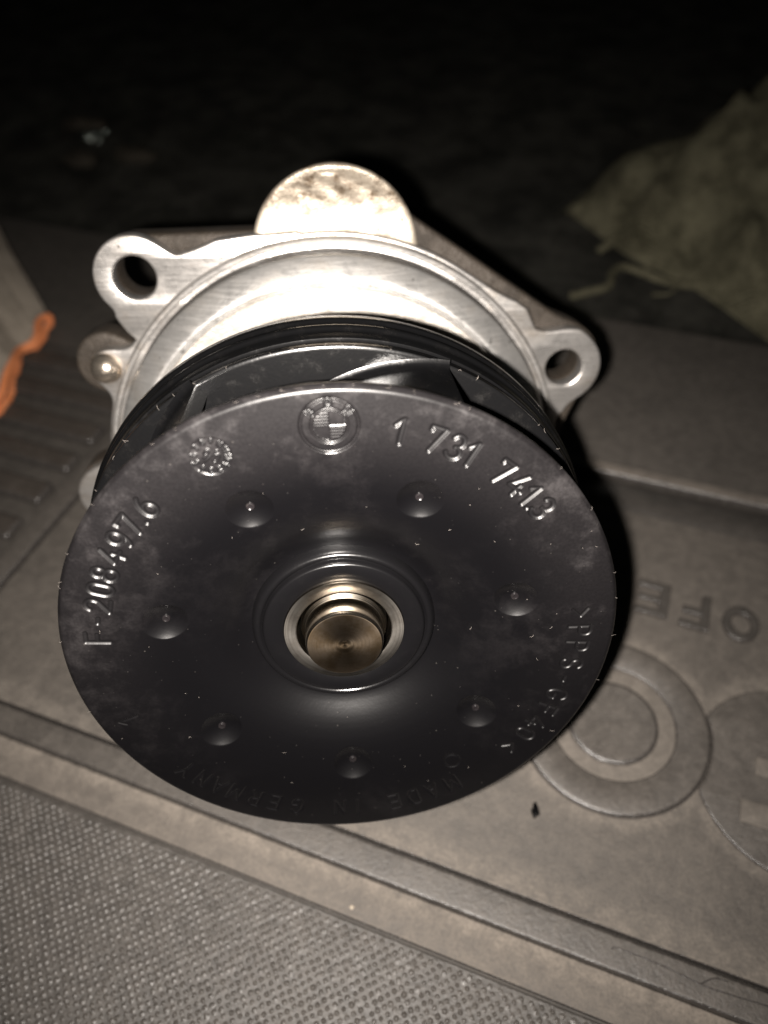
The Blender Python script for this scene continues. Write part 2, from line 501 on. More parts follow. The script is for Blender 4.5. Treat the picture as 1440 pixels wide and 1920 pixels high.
# small blank circle mark low on the right
ca = rad(-56.5); cm = np.array([.765 * math.cos(ca), .765 * math.sin(ca)])
groove([(cm + .032 * np.array([math.cos(t), math.sin(t)]), cm + .032 * np.array([math.cos(t + .3), math.sin(t + .3)])) for t in np.arange(0, 6.28, .3)], .006, .003, 1.0, .12)
# roundel
ea = rad(91.6); EC = .870 * np.array([math.cos(ea), math.sin(ea)]); ER = .0945
eo = np.array([math.cos(ea), math.sin(ea)]); er = np.array([math.sin(ea), -math.cos(ea)])
ex = ((X - EC[0]) * er[0] + (Y - EC[1]) * er[1]) / ER
ey = ((X - EC[0]) * eo[0] + (Y - EC[1]) * eo[1]) / ER
ed = np.hypot(ex, ey)
def ringg(c, hw, dep): return dep * np.clip(1 - ((ed - c) / hw) ** 2, 0, 1)
m = ed < 1.05
Z[m] -= (ringg(.945, .070, .0085) + ringg(.595, .062, .0070))[m]
Z[m] -= np.where((ed < .90) & (ed > .645), .0012, 0)[m]
quad = (ed < .53) & (((ex < -.015) & (ey > .0)) | ((ex > .015) & (ey < .0)))
Z -= np.where(quad, -.0001 + .0012 * (.5 - .5 * np.cos((ey / .53) * 2 * np.pi * 5)), 0)
quad2 = (ed < .53) & ~(((ex < 0) & (ey > 0)) | ((ex > 0) & (ey < 0)))
Z -= np.where(quad2, .0030, 0)
for ch, a in (('B', 50), ('M', 0), ('W', -50)):
    groove(place_glyph(ch, 91.6 + a, .655 * ER, .215 * ER, EC[0], EC[1], 1.15), .0062, .0062)
# date clock
da = rad(116.7); DC = .872 * np.array([math.cos(da), math.sin(da)]); DR = .0665
dx = X - DC[0]; dy = Y - DC[1]; dd = np.hypot(dx, dy) / DR
Z -= .0042 * np.clip((1.0 - dd) / .07, 0, 1)
def ridge(segs, hw, h):
    groove(segs, hw, -h)
for i in range(12):
    hour = i + 1
    a = 90 - (hour - 9) * 30 - 6
    s = str(hour)
    if len(s) == 1: ridge(place_glyph(s, a, .66 * DR, .24 * DR, DC[0], DC[1], .9), .0042, .0046)
    else:
        for ch, off in ((s[0], 6.5), (s[1], -6.5)):
            ridge(place_glyph(ch, a + off, .66 * DR, .24 * DR, DC[0], DC[1], .7), .0040, .0046)
for ch, off in (('9', -.24), ('/', 0.), ('0', .26)):
    o2 = np.array([math.cos(rad(62)), math.sin(rad(62))]); r2 = np.array([o2[1], -o2[0]])
    segs = []
    for pl in GL[ch]:
        Pp = [DC + DR * (o2 * (y - .5) * (.46 if ch != '/' else .62) + r2 * (off + x * .42)) for x, y in pl]
        segs += list(zip(Pp[:-1], Pp[1:]))
    ridge(segs, .0046, .0050)
# rim and back rows
edge = [(.985, -.0012), (.990, -.0042), (.9935, -.009), (.9975, -.0125), (1.0, -.017), (1.0, -.024), (1.0, -.032), (.998, -.036), (.992, -.040), (.96, -.041), (.80, -.050), (.60, -.085), (.45, -.15), (.338, -.19)]
V = [np.stack([X, Y, Z], -1).reshape(-1, 3)]
for r_, z_ in edge:
    V.append(np.stack([r_ * np.cos(tha), r_ * np.sin(tha), np.full(NS, z_)], -1))
V = np.concatenate(V) * R0
F_ = grid_faces(len(rows) + len(edge), NS)
disc = P(add_mesh("impeller_disc", V, F_, M_DISC, None, True, None))
at = disc.data.attributes.new("engraving", 'FLOAT', 'POINT')
gv_ = np.zeros(len(disc.data.vertices), dtype=np.float32); gv_[:G_.size] = G_.ravel()
at.data.foreach_set("value", gv_)
nub_me = None
for a in DIM_A:
    z0 = float(disc_height(np.array([DIM_R]))[0]) - DIM_D
    x_, y_ = DIM_R * math.cos(rad(a)), DIM_R * math.sin(rad(a))
    if nub_me is None:
        o = lathe("moulding_nub", [(.0001, .0060), (.005, .0052), (.0095, .0078), (.0130, .0070), (.0146, .0048), (.0152, -.004)], M_NUB, None, 20, 40, scale=R0)
        nub_me = o.data
    else:
        o = bpy.data.objects.new("moulding_nub", nub_me); COL.objects.link(o)
    o.parent = disc
    o.location = (x_ * R0, y_ * R0, z0 * R0)
    o.rotation_euler = (0, 0, rng.uniform(0, 6))

hub = P(lathe("hub_collar", [(.2255, -.15), (.2255, -.094), (.228, -.0915), (.292, -.0905), (.298, -.0925), (.3015, -.098), (.3030, -.112), (.3055, -.1155),
              (.3080, -.1130), (.3125, -.1065), (.3180, -.1030), (.3245, -.1025), (.3310, -.1055), (.3365, -.1120), (.3405, -.121), (.3440, -.133), (.3465, -.150), (.3465, -.19)], M_HUB, None, 220, 60, scale=R0))
sleeve = P(lathe("steel_sleeve", [(.2250, -.15), (.2250, -.090), (.2235, -.0875), (.183, -.0870), (.1785, -.0890), (.177, -.092), (.176, -.150), (.176, -.30)], M_SLEEVE, None, 200, 32, scale=R0))
shaft = P(lathe("pump_shaft", [(.0001, -.0145), (.010, -.0150), (.016, -.0120), (.026, -.0108), (.034, -.0125), (.040, -.0118), (.133, -.0110), (.1365, -.0122), (.1415, -.019), (.1435, -.030), (.1445, -.10), (.158, -.112), (.162, -.13), (.162, -.30)], M_SHAFT, None, 200, 32, scale=R0))

M_BORE = mat_turned("dull_bore_steel", (.20, .178, .15), (.15, .125, .095), .24, 9000)
for o in (sleeve, shaft):
    o.data.materials.append(M_BORE)
    for p in o.data.polygons:
        if abs(p.normal.z) < .8 and (o is shaft or p.center.z < -.0885 * R0): p.material_index = 1
# ---- blades --------------------------------------------------------------------------
def blade_mesh():
    n = 34
    phi = np.linspace(0, 74, n)
    rc = 1.0 - .0045 * phi - .00006 * phi ** 2
    th = np.radians(phi)
    c = np.stack([rc * np.cos(th), rc * np.sin(th)], 1)
    t = np.gradient(c, axis=0); t /= np.linalg.norm(t, axis=1)[:, None]
    nrm = np.stack([t[:, 1], -t[:, 0]], 1)                # outward side
    sgn = np.sign((nrm * c).sum(1)); nrm *= sgn[:, None]
    thick = np.interp(phi, [0, 8, 30, 74], [.052, .060, .060, .040])
    zs = [0, -.06, -.20, -.315, -.328, -.340, -.3475, -.352]
    fil = [0, 0, 0, 0, .002, .007, .016, .028]
    ring_pts = []
    for z_, f_ in zip(zs, fil):
        zt = np.minimum(-.037, disc_height(rc) - .040) if z_ == 0 else np.minimum(z_, disc_height(rc) - .042 + z_ * .05)
        ring_pts.append(np.column_stack([c + nrm * f_, zt]))
    outer = ring_pts
    inner = [np.column_stack([(q_[:, :2] - nrm * (f_ + thick)[:, None]), q_[:, 2]]) for q_, f_ in zip(ring_pts, fil)]
    v = np.concatenate(outer + inner)
    k = len(zs); faces = []
    for i in range(k - 1):
        for j in range(n - 1):
            faces.append((i * n + j, i * n + j + 1, (i + 1) * n + j + 1, (i + 1) * n + j))
            b = k * n
            faces.append((b + i * n + j, b + (i + 1) * n + j, b + (i + 1) * n + j + 1, b + i * n + j + 1))
    b = k * n
    for i in range(k - 1):
        for j in (0, n - 1):
            faces.append((i * n + j, (i + 1) * n + j, b + (i + 1) * n + j, b + i * n + j))
    for i in (0, k - 1):
        for j in range(n - 1):
            faces.append((i * n + j, i * n + j + 1, b + i * n + j + 1, b + i * n + j))
    return v * R0, faces
bv, bf = blade_mesh()
bl0 = add_mesh("blade", bv, bf, M_BLACK, None, True, 40)
fix_normals(bl0)
for k in range(7):
    o = bl0 if k == 0 else bl0.copy()
    if k: COL.objects.link(o)
    P(o); o.rotation_euler = (0, 0, rad(67.0 + 51.4286 * k))

shroud = P(lathe("rear_shroud", [(.30, -.40), (.55, -.372), (.80, -.360), (.992, -.354), (1.004, -.3545), (1.008, -.3575), (1.009, -.372), (1.0075, -.395),
                 (.999, -.404), (.9985, -.414), (1.004, -.420), (1.012, -.424), (1.016, -.440), (1.0165, -.478), (1.019, -.492), (1.0245, -.4985), (1.030, -.506), (1.031, -.530),
                 (1.028, -.537), (1.029, -.548), (1.036, -.556), (1.040, -.566), (1.040, -.610), (1.036, -.616), (1.0, -.62), (.6, -.66), (.30, -.68), (.30, -.40)], M_SHROUD, None, 260, 40, scale=R0))

# ---- aluminium housing ---------------------------------------------------------------
neck = P(lathe("housing_neck", [(.28, -1.10), (.42, -1.16), (.45, -1.325), (.70, -1.338), (.92, -1.336), (.968, -1.332), (.976, -1.338), (.982, -1.337), (.988, -1.325),
               (.998, -1.3235), (1.006, -1.326), (1.020, -1.333), (1.088, -1.378), (1.096, -1.3865), (1.098, -1.391)], M_ALUNECK, None, 260, 34, scale=R0))
face = P(lathe("blasted_face", [(.44, -1.318), (.70, -1.331), (.92, -1.3285), (.962, -1.3265), (.968, -1.3310)], M_CASTFACE, None, 200, 34, scale=R0))
seal = P(lathe("seal_groove", [(1.0985, -1.3925), (1.1015, -1.402), (1.1035, -1.462), (1.106, -1.515), (1.120, -1.525), (1.1285, -1.520)], M_ORING, None, 240, 50, scale=R0))
rim = P(lathe("flange_rim", [(1.1285, -1.53), (1.1285, -1.468), (1.132, -1.462), (1.148, -1.460), (1.1555, -1.465), (1.160, -1.478), (1.160, -1.52)], M_ALU, None, 260, 34, scale=R0))

EAR_A = (-.907, .982); EAR_B = (1.170, .500); LUG = (-1.127, .548); EAR_D = (-1.222, -.150); BOSSC = (.025, 1.075)
def smin(a, b, k):
    h = np.clip(.5 + .5 * (b - a) / k, 0, 1)
    return b * (1 - h) + a * h - k * h * (1 - h)
def capsule(x, y, a, b, r):
    ax, ay = a; bx, by = b
    t = np.clip(((x - ax) * (bx - ax) + (y - ay) * (by - ay)) / ((bx - ax) ** 2 + (by - ay) ** 2), 0, 1)
    return np.hypot(x - ax - t * (bx - ax), y - ay - t * (by - ay)) - r
def disk(x, y, c, r): return np.hypot(x - c[0], y - c[1]) - r
def contour(f, n=720):
    out = []
    for t in np.linspace(0, 2 * np.pi, n, endpoint=False):
        rr = np.linspace(.6, 1.9, 1301)
        v = f(rr * math.cos(t), rr * math.sin(t))
        k = np.nonzero(v < 0)[0]
        r_ = rr[k[-1]] if len(k) else .6
        if len(k) and k[-1] + 1 < len(rr):
            a_, b_ = v[k[-1]], v[k[-1] + 1]
            r_ += (rr[1] - rr[0]) * a_ / (a_ - b_)
        out.append((r_ * math.cos(t) * R0, r_ * math.sin(t) * R0))
    return out
def circ(c, r, n=48): return [((c[0] + r * math.cos(t)) * R0, (c[1] + r * math.sin(t)) * R0) for t in np.linspace(0, 2 * np.pi, n, endpoint=False)]
def poly_sdf(x, y, pts):
    d = np.full(np.shape(x), 9.); inside = np.zeros(np.shape(x), dtype=bool)
    for (ax, ay), (bx_, by_) in zip(pts, pts[1:] + pts[:1]):
        t = np.clip(((x - ax) * (bx_ - ax) + (y - ay) * (by_ - ay)) / ((bx_ - ax) ** 2 + (by_ - ay) ** 2), 0, 1)
        d = np.minimum(d, np.hypot(x - ax - t * (bx_ - ax), y - ay - t * (by_ - ay)))
        c = ((ay > y) != (by_ > y)) & (x < (bx_ - ax) * (y - ay) / (by_ - ay + 1e-12) + ax)
        inside ^= c
    return np.where(inside, -d, d)
WEB_R = [(.66, .90), (.90, .835), (.955, .80), (1.00, .70), (1.10, .652), (1.22, .66), (1.19, .265), (1.11, .24), (.9, .3)]
WEB_L = [(-.95, 1.02), (-.80, 1.115), (-.71, 1.080), (-.62, 1.105), (-.52, 1.145), (-.36, 1.165), (-.15, 1.17), (-.3, .8), (-.98, .72), (-1.03, .80)]
def f_face(x, y):
    d = disk(x, y, (0, 0), 1.175)
    d = smin(d, disk(x, y, EAR_A, .190), .06)
    d = smin(d, capsule(x, y, EAR_A, (-.55, .85), .10), .10)
    d = smin(d, disk(x, y, EAR_B, .192), .05)
    d = smin(d, poly_sdf(x, y, WEB_R), .09)
    d = smin(d, poly_sdf(x, y, WEB_L), .03)
    d = smin(d, disk(x, y, (LUG[0] + .03, LUG[1]), .095), .12)
    d = smin(d, disk(x, y, EAR_D, .165), .14)
    return np.maximum(d, -(y + 1.05))
def f_cast(x, y):
    d = disk(x, y, (0, 0), 1.165)
    d = smin(d, capsule(x, y, EAR_A, (-.15, 1.0), .175), .05)
    d = smin(d, capsule(x, y, EAR_B, (.30, 1.06), .185), .10)
    d = smin(d, capsule(x, y, EAR_B, (.95, -.1), .185), .10)
    d = smin(d, disk(x, y, LUG, .158), .07)
    d = smin(d, disk(x, y, EAR_D, .168), .12)
    return np.maximum(d, -(y + 1.03))
holes = [circ(EAR_A, .098), circ(EAR_B, .094)]
P(prism_obj("machined_flange", [contour(f_face)] + holes, -1.585 * R0, -1.500 * R0, M_ALU, None, .0004, 2))
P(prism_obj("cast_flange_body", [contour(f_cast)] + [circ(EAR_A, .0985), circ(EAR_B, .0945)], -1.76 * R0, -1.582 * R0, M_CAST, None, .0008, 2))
# round boss above the flange with a fillet that sweeps up to the flange rim
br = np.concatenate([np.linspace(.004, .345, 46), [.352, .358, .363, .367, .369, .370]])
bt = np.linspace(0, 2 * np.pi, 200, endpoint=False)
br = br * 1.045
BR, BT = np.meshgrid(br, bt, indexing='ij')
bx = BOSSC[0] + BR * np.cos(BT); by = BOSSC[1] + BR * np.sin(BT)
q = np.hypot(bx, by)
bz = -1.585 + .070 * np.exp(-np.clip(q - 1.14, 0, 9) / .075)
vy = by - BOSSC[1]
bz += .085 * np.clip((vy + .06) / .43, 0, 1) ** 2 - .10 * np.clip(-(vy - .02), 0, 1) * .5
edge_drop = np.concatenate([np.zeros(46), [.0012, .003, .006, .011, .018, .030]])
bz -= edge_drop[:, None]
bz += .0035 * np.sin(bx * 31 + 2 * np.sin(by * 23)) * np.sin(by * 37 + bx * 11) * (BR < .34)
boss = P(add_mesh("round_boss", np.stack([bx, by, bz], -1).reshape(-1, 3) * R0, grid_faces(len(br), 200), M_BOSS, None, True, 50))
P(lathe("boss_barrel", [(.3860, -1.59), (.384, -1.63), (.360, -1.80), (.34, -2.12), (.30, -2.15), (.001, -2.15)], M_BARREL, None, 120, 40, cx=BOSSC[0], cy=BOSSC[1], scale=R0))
# dowel dome in the lug
P(lathe("dowel_pin", [(.0005, -1.434), (.020, -1.436), (.040, -1.444), (.058, -1.458), (.070, -1.476), (.0765, -1.498), (.080, -1.512), (.082, -1.56)], M_STEEL, None, 64, 50, cx=LUG[0] + .012, cy=LUG[1] + .004, scale=R0))
# rear body and drive hub (stand the pump on the mat)
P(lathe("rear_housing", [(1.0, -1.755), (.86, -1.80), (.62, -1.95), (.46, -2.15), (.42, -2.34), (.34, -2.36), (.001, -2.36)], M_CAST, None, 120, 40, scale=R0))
P(lathe("drive_hub", [(.001, -2.365), (.30, -2.365), (.31, -2.44), (.77, -2.47), (.797, -2.478), (.80, -2.49), (.80, -2.585), (.795, -2.60), (.77, -2.61), (.20, -2.61), (.001, -2.60)], M_STEEL, None, 140, 40, scale=R0))

# ================================================================== THE FLOOR MAT
matr = empty("floor_mat", (0, 0, 0))
tag(matr, "dusty dark rubber car floor mat with raised borders, lettering and pimples under the pump", "floor mat")
mm = .001
def mbox(name, x0, x1, y0, y1, z0, z1, mat, bev=.45, seg=2):
    return worn_edges(box_obj(name, x0 * mm, x1 * mm, y0 * mm, y1 * mm, z0 * mm, z1 * mm, mat, matr, bev * mm, seg))
mbox("base_sheet", -300, 200, -190, 103.5, -4.5, -1.6, M_RFAR, .8)
mbox("centre_panel", -77.5, 190, -75.3, 19.7, -1.595, 0.0, M_RPANEL, .5, 3)
mbox("border_bar", -84.5, 190, -81.5, -75.9, -1.59, .95, M_RDARK, .75, 4)
mbox("border_bar", -84.0, -78.3, -75.8, 33.5, -1.59, .55, M_RDARK, .6, 3)
mbox("border_bar", -78.2, 190, 30.4, 34.3, -1.59, 1.3, M_RSTRIP, .8, 3)
mbox("border_channel", -78.2, 190, 19.8, 30.3, -1.585, -1.35, M_RLETTER, .1, 1)
mbox("dusty_strip", -300, 190, -88.4, -81.4, -1.585, -.55, M_RSTRIP, .4, 3)
mbox("far_panel", -300, 190, 34.9, 101.5, -1.58, -.55, M_RFAR, .5, 3)
# pimpled edge zone
mbox("pimple_sheet", -300, 190, -180, -88.75, -1.575, -.8, M_RPIMP, .4, 3)
pv, pf = [], []
pitch = 1.68
prof = [(.54, -.015), (.41, .05), (.27, .17), (.13, .265), (0.0, .30)]
NP = 7
row = 0
yy = -89.9
while yy > -150:
    xx = -150 + (pitch / 2 if row % 2 else 0)
    while xx < 130:
        # only where the photograph can see it
        if yy > -136 - .02 * xx and (xx > -120):
            jx, jy = rng.normal(0, .075, 2); s = rng.uniform(.8, 1.12); hs = rng.uniform(.6, 1.2)
            b = len(pv)
            ph = rng.uniform(0, 1)
            for r_, z_ in prof[:-1]:
                for k in range(NP):
                    t = 2 * math.pi * (k + ph) / NP
                    pv.append(((xx + jx + r_ * s * math.cos(t)) * mm, (yy + jy + r_ * s * math.sin(t)) * mm, (-.8 + z_ * hs) * mm))
            pv.append(((xx + jx) * mm, (yy + jy) * mm, (-.8 + .30 * hs) * mm))
            for i in range(3):
                for k in range(NP):
                    kn = (k + 1) % NP
                    pf.append((b + i * NP + k, b + i * NP + kn, b + (i + 1) * NP + kn, b + (i + 1) * NP + k))
            for k in range(NP):
                pf.append((b + 3 * NP + k, b + 3 * NP + (k + 1) % NP, b + 4 * NP))
        xx += pitch
    yy -= pitch * .5
    row += 1
pim = add_mesh("rubber_pimples", pv, pf, M_RTIP, matr, True, None)
pim['kind'] = 'stuff'
# ribs on the left wing
for y_, w_, h_ in ((26, 6.5, 1.6), (13.5, 6.5, 1.7), (1.2, 7, 1.8), (-10.5, 6.5, 1.6), (-22.5, 7, 1.6), (-35, 7, 1.4), (-48, 7, 1.3), (-61, 7, 1.2)):
    o = mbox("rib", -290, -86.5, y_ - w_ / 2, y_ + w_ / 2, -1.585, -1.0 + h_ * 1.25, M_RRIB, 1.3, 4)
# emblem
def mlathe(name, prof, mat, cx, cy, n=180, sharp=50):
    o = lathe(name, prof, mat, matr, n, sharp, cx=0, cy=0, scale=mm)
    o.location = (cx * mm, cy * mm, 0)
    return worn_edges(o)
mlathe("emblem_disc", [(12.05, .20), (12.1, .62), (12.35, .80), (17.7, .86), (18.15, .76), (18.5, .52), (18.76, .2), (18.8, -.2)], M_RDARK, 62.63, -38.22)
mlathe("emblem_ring", [(8.8, .24), (9.2, .25), (11.7, .25), (12.2, .24), (12.2, -.2)], M_RDUST, 62.63, -38.22)
mlathe("emblem_centre", [(.001, .70), (7.4, .72), (8.1, .80), (8.5, .68), (8.8, .38), (8.9, .2), (8.9, -.2)], M_RDARK, 62.63, -38.22)
# second disc, cut where the first one overlaps it
def f_second():
    pts = []
    C1 = np.array([62.63, -38.22]); C2 = np.array([96.9, -38.9])
    for t in np.linspace(0, 2 * np.pi, 260, endpoint=False):
        p = C2 + 18.8 * np.array([math.cos(t), math.sin(t)])
        d = p - C1; L = np.linalg.norm(d)
        if L < 18.86: p = C1 + d / L * 18.86
        pts.append((p[0] * mm, p[1] * mm))
    return pts
worn_edges(prism_obj("emblem_disc", [f_second()], -.3 * mm, .60 * mm, M_RDARK, matr, .0004, 3))
Fp = [(87.0, -45.7), (100.5, -45.7), (100.5, -40.1), (89.3, -40.1), (89.3, -36.6), (100.5, -36.6), (100.5, -30), (105, -30), (105, -50.0), (87.0, -50.0)]
prism_obj("emblem_letter", [[(x * mm, y * mm) for x, y in Fp]], .3 * mm, 1.0 * mm, M_RDUST, matr, .0002, 2)
# mat lettering, upside down for the viewer
def rot_letter(name, polys, cx, cy, w, h, ang=180):
    a = rad(ang); c, s = math.cos(a), math.sin(a)
    L = []
    for pl in polys:
        L.append([((cx + (x - .5) * w * c - (y - .5) * h * s) * mm, (cy + (x - .5) * w * s + (y - .5) * h * c) * mm) for x, y in pl])
    return worn_edges(prism_obj(name, L, -.2 * mm, 1.1 * mm, M_RLETTER, matr, .0003, 3))
th = .21
E_ = [(0, 0), (1, 0), (1, .19), (.3, .19), (.3, .41), (.92, .41), (.92, .59), (.3, .59), (.3, .81), (1, .81), (1, 1), (0, 1)]
Fl = [(0, 0), (.3, 0), (.3, .40), (.92, .40), (.92, .59), (.3, .59), (.3, .81), (1, .81), (1, 1), (0, 1)]
O_ = [(.5 + .5 * math.cos(t), .5 + .5 * math.sin(t)) for t in np.linspace(0, 2 * np.pi, 48, endpoint=False)]
Oi = [(.5 + .27 * math.cos(t), .5 + .29 * math.sin(t)) for t in np.linspace(0, 2 * np.pi, 48, endpoint=False)]
rot_letter("raised_letter", [E_], 66.4, -5.6, 7.0, 9.0)
rot_letter("raised_letter", [Fl], 75.5, -6.2, 6.2, 9.2)
rot_letter("raised_letter", [O_, Oi], 85.0, -6.3, 7.6, 9.2)
# a split running along the border bar
for pts in ([(68.6, -78.3), (70.1, -77.9), (76.7, -78.0), (80.9, -78.4), (83.9, -78.6), (89.0, -78.3), (92.9, -78.0), (98, -77.8)], [(82.6, -78.5), (84.5, -77.0), (86.6, -76.7)]):
    pth = smooth_path([(x * mm, y * mm, .985 * mm) for x, y in pts], 6)
    v_, f_ = tube_vf(pth, .00011, 5)
    add_mesh("surface_split", v_, f_, M_RWORN, matr, True)
# ================================================================== CARPET
def mat_carpet():
    n = NT("black_carpet")
    a = n.noise(60, 4, .6); b = n.noise(900, 5, .7)
    col = n.mix(n.ramp(n.math('ADD', n.math('MULTIPLY', a, .5), n.math('MULTIPLY', b, .5)), .4, .65), (.014, .014, .012), (.058, .056, .048))
    return n.out(col, .95, 0, n.bump(b, .8, .002), .1)
nx, ny = 120, 110
gx = np.linspace(-1.6, 1.6, nx); gy = np.linspace(-.6, 2.4, ny)
cv = []
for y_ in gy:
    for x_ in gx:
        cv.append((x_, y_, -.0075 + .0025 * noise.noise(Vector((x_ * 14, y_ * 14, 3)))))
carpet = add_mesh("carpet_floor", cv, grid_faces(ny, nx, False), mat_carpet(), None, True)
tag(carpet, kind='structure')

# ================================================================== GLOVE CUFF (left)
def mat_knit(name, a, b, scale, amt=.5):
    n = NT(name)
    f = n.noise(scale, 5, .65)
    w = n.noise(1200, 4, .7)
    col = n.mix(n.ramp(n.math('ADD', n.math('MULTIPLY', f, .6), n.math('MULTIPLY', w, .4)), .36, .62), a, b)
    return n.out(col, .95, 0, n.bump(w, .8, .0009), .1)
M_KNIT = mat_knit("grey_knit", (.21, .182, .148), (.32, .28, .232), 110)
M_ORANGE = mat_knit("orange_overlock", (.55, .17, .06), (.72, .27, .12), 200)
glove = empty("work_glove", (-.1315, .0225, .0006))
tag(glove, "pale grey knitted work glove cuff with orange stitched edge at the left", "glove")
ed = np.array([.43, -.90, 0]); ax = np.array([-.86, .36, 0]); upv = np.array([0, 0, 1.])
na, nb_ = 96, 40
def rim_pt(t, s):
    """t: angle round the cuff, s: mm along the sleeve"""
    half = 28 + .62 * s
    hh = 2.1 + .16 * s + 1.8 * math.sin(s * .09) * min(1, s / 20)
    u = math.cos(t); w = math.sin(t)
    k = .5 - .5 * math.tanh((u + .28) * 7)                 # upper (far) third juts out
    jut = -8.0 * k + 1.6 * math.sin(3 * t + 1)
    fade = math.exp(-s / 30)
    z = hh * (1 + w * (1.0 if w > 0 else .96)) - .3
    z += 1.4 * math.sin(u * 5 + s * .1) * max(w, 0)
    p = ed * half * u + ax * (s + jut * fade) + upv * z
    p = p + 0.5 * np.array([noise.noise(Vector((u * 3, w * 3, s * .06))), noise.noise(Vector((u * 3, w * 3, s * .06 + 9))), 0]) * 1.4
    return p * mm
gv = []
for i in range(nb_):
    s = 110 * (i / (nb_ - 1)) ** 1.2
    for j in range(na):
        t = 2 * math.pi * j / na
        p = rim_pt(t, s)
        ribk = .0002 * math.sin(j * 2 * math.pi * 24 / na)
        gv.append(p + upv * ribk)
cuff = add_mesh("knit_cuff", gv, grid_faces(nb_, na), M_KNIT, glove, True)
rimp = np.array([rim_pt(2 * math.pi * j / 240, -1.0) for j in range(241)])
tv, tf = [], []
# overlock trim: a thick strand with stitch lumps
tp = np.array([1 + .13 * math.sin(j * 2 * math.pi * 70 / 241) for j in range(241)])
v_, f_ = tube_vf(rimp, .0011, 9, tp)
trim = add_mesh("orange_trim", v_, f_, M_ORANGE, glove, True)

# ================================================================== SACK CLOTH (upper right)
def mat_sack():
    n = NT("grey_green_sackcloth")
    f = n.noise(75, 5, .65); w = n.noise(1200, 4, .7)
    def wave(ang, sc_):
        mp = n.node("ShaderNodeMapping"); mp.inputs["Rotation"].default_value = (0, 0, ang)
        n.link(n.tc.outputs["Object"], mp.inputs["Vector"])
        wv = n.node("ShaderNodeTexWave"); wv.inputs["Scale"].default_value = sc_; wv.inputs["Distortion"].default_value = 1.2; wv.inputs["Detail"].default_value = 2
        n.link(mp.outputs["Vector"], wv.inputs["Vector"])
        return wv.outputs["Fac"]
    weave = n.math('MAXIMUM', wave(.5, 420), wave(2.07, 420))
    col = n.mix(n.ramp(n.math('ADD', n.math('MULTIPLY', f, .6), n.math('MULTIPLY', w, .4)), .36, .62), (.044, .041, .026), (.148, .138, .092))
    col = n.mix(n.ramp(weave, .3, .8, .3, 0), col, (.05, .046, .032))
    return n.out(col, .95, 0, n.bump(weave, .8, .0007), .1)
M_SACK = mat_sack()
cloth = empty("sack_cloth", (.08, .18, -.006))
tag(cloth, "crumpled grey green sackcloth with frayed threads lying beyond the mat at upper right", "cloth")
nx, ny = 130, 90
cv = []
for i in range(nx):
    x_ = 9 + 260 * i / (nx - 1)
    e = min(1, (x_ - 9) / 20.) ** .5
    yf = 178 - (x_ - 10) * .80 + 2.0 * math.sin(x_ * .12)
    yf = max(yf, 70)
    yr = 176 + (x_ - 17) * .48
    h = (13 + max(0, x_ - 17) * .50); h = min(h, 70) * e
    yb = yr + 50 + (x_ - 9) * .2
    if x_ < 30: yb = yr + 4 + (x_ - 9) * 2.2
    for j in range(ny):
        v = j / (ny - 1)
        if v < .6:
            k = v / .6; y_ = yf + (yr - yf) * k; z_ = h * math.sin(k * math.pi / 2) ** .8
        else:
            k = (v - .6) / .4; y_ = yr + (yb - yr) * k; z_ = h * math.cos(k * math.pi / 2) ** .8
        p = Vector((x_ * .03, y_ * .03, 1.7))
        wr = noise.noise(p) * 8 + noise.noise(p * 2.2) * 5 + noise.noise(p * 5) * .8
        wr += 5 * math.exp(-((x_ + .25 * (y_ - 150) - 74) / 4.0) ** 2) - 4 * math.exp(-((x_ + .5 * (y_ - 150) - 58) / 5.0) ** 2) + 3 * math.exp(-((x_ - .6 * (y_ - 150) - 36) / 3.5) ** 2)
        z_ = max(z_ + wr * min(1, z_ / 10.) * e, 0)
        cv.append(((x_ - 80) * mm, (y_ - 180) * mm, z_ * mm))
body = add_mesh("crumpled_fabric", cv, grid_faces(nx, ny, False), M_SACK, cloth, True)
fix_normals(body)
for pts, r_ in (([(28, 188, 17), (31, 178, 15), (34, 166, 8), (33, 158, 3), (29, 152, .8)], 1.5),
                ([(25, 119, .8), (30, 123, .9), (36, 128, 1.2), (36, 136, 1.6), (39, 141, 2.0), (46, 140, 1.5), (54, 137, 1.3), (62, 136, 1.6), (70, 136, 3)], 1.45),
                ([(50, 148, 2), (46, 143, .8), (41, 145, .6)], .6), ([(60, 140, 2), (57, 131, .8), (51, 128, .6)], .55)):
    pth = smooth_path([((x - 80) * mm, (y - 180) * mm, z * mm) for x, y, z in pts])
    v_, f_ = tube_vf(pth, r_ * mm, 8)
    add_mesh("loose_thread", v_, f_, M_SACK, cloth, True)

# ================================================================== SMALL BITS
def lump(name, loc, size, mat, seed, flat=.6):
    bm = bmesh.new(); bmesh.ops.create_icosphere(bm, subdivisions=3, radius=1)
    for v in bm.verts:
        k = 1 + .45 * noise.noise(v.co * 1.3 + Vector((seed, 0, 0))) + .2 * noise.noise(v.co * 3.1 + Vector((0, seed, 0)))
        v.co = Vector((v.co.x * size[0], v.co.y * size[1], v.co.z * size[2])) * k
    me = bpy.data.meshes.new(name); bm.to_mesh(me); bm.free()
    o = finish(name, me, mat, None, True, 60)
    o.location = loc
    return o
o = lump("rubber_crumb", (.0521, -.0605, .0006), (.0007, .0013, .0007), M_BLACK, 2.3)
o.rotation_euler = (0, 0, .15)
tag(o, "tiny black rubber crumb on the mat just below the ringed emblem", "crumb")
M_STONE = mat_knit("pale_grit", (.34, .29, .23), (.48, .42, .34), 400)
o = lump("grit_grain", (.0263, -.0868, -.0002), (.0004, .00035, .0003), M_STONE, 5.1)
tag(o, "tiny pale grit grain on the light strip in front of the disc", "grit")
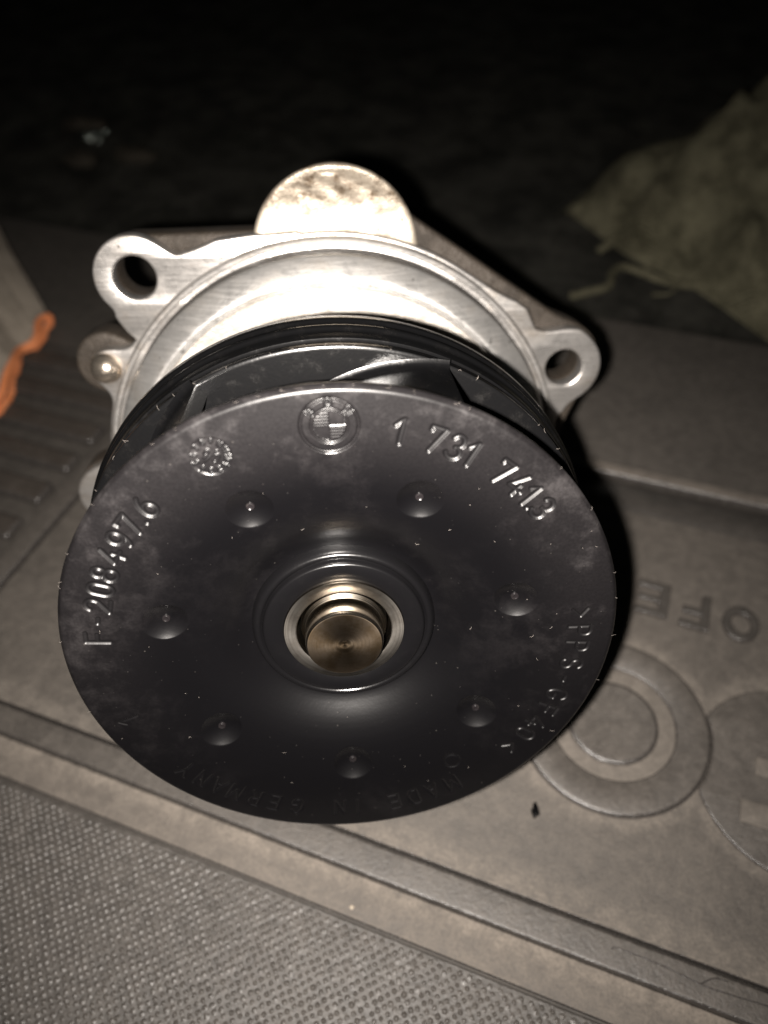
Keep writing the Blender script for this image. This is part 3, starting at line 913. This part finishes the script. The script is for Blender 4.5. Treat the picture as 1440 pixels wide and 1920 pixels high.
M_FOIL = NT("foil_scrap_metal").out((.55, .60, .55), .22, 1.0)
def foil(loc):
    n_ = 14; v_ = []
    for i in range(n_):
        for j in range(n_):
            x_, y_ = (i / (n_ - 1) - .5), (j / (n_ - 1) - .5)
            v_.append((x_ * .011 * (1 + .3 * math.sin(j)), y_ * .008, .0022 + .0035 * noise.noise(Vector((x_ * 4, y_ * 4, .7))) + .002 * noise.noise(Vector((x_ * 9, y_ * 9, 2)))))
    o = add_mesh("foil_scrap", v_, grid_faces(n_, n_, False), M_FOIL, None, True, 20)
    sm = o.modifiers.new("thickness", 'SOLIDIFY'); sm.thickness = .0003
    o.location = loc
    return o
o = foil((-.220, .187, -.006))
tag(o, "small crumpled shiny foil scrap on the black carpet at upper left", "foil scrap")
M_CLOD = mat_knit("dull_dirt", (.02, .018, .014), (.05, .043, .034), 300)
for loc, sz, sd, lb in (((-.236, .200, -.0045), (.012, .005, .003), 1.1, "long dull grey dirt clod just left of the foil scrap"),
                        ((-.212, .165, -.0045), (.008, .006, .003), 3.7, "brown dirt clod nearest the viewer below the foil scrap"),
                        ((-.190, .176, -.0045), (.010, .006, .003), 6.2, "brown dirt clod to the right of the foil scrap")):
    o = lump("dirt_clod", loc, sz, M_CLOD, sd)
    tag(o, lb, "dirt clod", "dirt clods round the foil scrap")

# lint on the disc: many tiny pale fibres and crumbs, uncountable
M_LINT = NT("pale_lint").out((.17, .15, .135), .9, 0)
lv, lf = [], []; base = 0
def add_fibre(p, ang, ln, r_, lift):
    global base
    pts = []
    cur = rng.normal(0, .9)
    for k in range(6):
        s = k / 5
        a_ = ang + cur * s
        pts.append((p[0] + math.cos(a_) * ln * (s - .5), p[1] + math.sin(a_) * ln * (s - .5), p[2] + lift * (.4 + math.sin(s * 3.1))))
    v_, f_ = tube_vf(pts, r_, 4)
    lv.append(v_); lf.append(f_ + base); base += len(v_)
for k in range(34):
    a_ = rng.uniform(0, 2 * np.pi); r_ = math.sqrt(rng.uniform(.42 ** 2, .97 ** 2))
    z_ = float(disc_height(np.array([r_]))[0])
    add_fibre(np.array([r_ * math.cos(a_), r_ * math.sin(a_), z_ + .0012]) * R0, rng.uniform(0, 6.28), rng.choice([.0002, .0003, .0006]) * rng.uniform(.6, 1.3), .000016, .00003)
for k in range(26):
    a_ = rad(rng.uniform(-20, 200)); r_ = .998
    add_fibre(np.array([r_ * math.cos(a_), r_ * math.sin(a_), -.010]) * R0, a_ + rng.normal(0, .8), .0006 * rng.uniform(.5, 1.3), .000011, .0001)
for k in range(24):
    a_ = rad(rng.uniform(20, 160)); r_ = 1.009
    add_fibre(np.array([r_ * math.cos(a_), r_ * math.sin(a_), -.356]) * R0, a_ + rng.normal(0, .8), .0006 * rng.uniform(.4, 1.3), .000016, .0001)
lint = add_mesh("lint_fibres", np.concatenate(lv), np.concatenate(lf), M_LINT, None, True)
lint.matrix_world = Matrix.Translation(PUMP_ORG) @ PUMP_ROT.to_4x4()
tag(lint, "scattered pale lint fibres clinging to the black disc", "lint", kind='stuff')
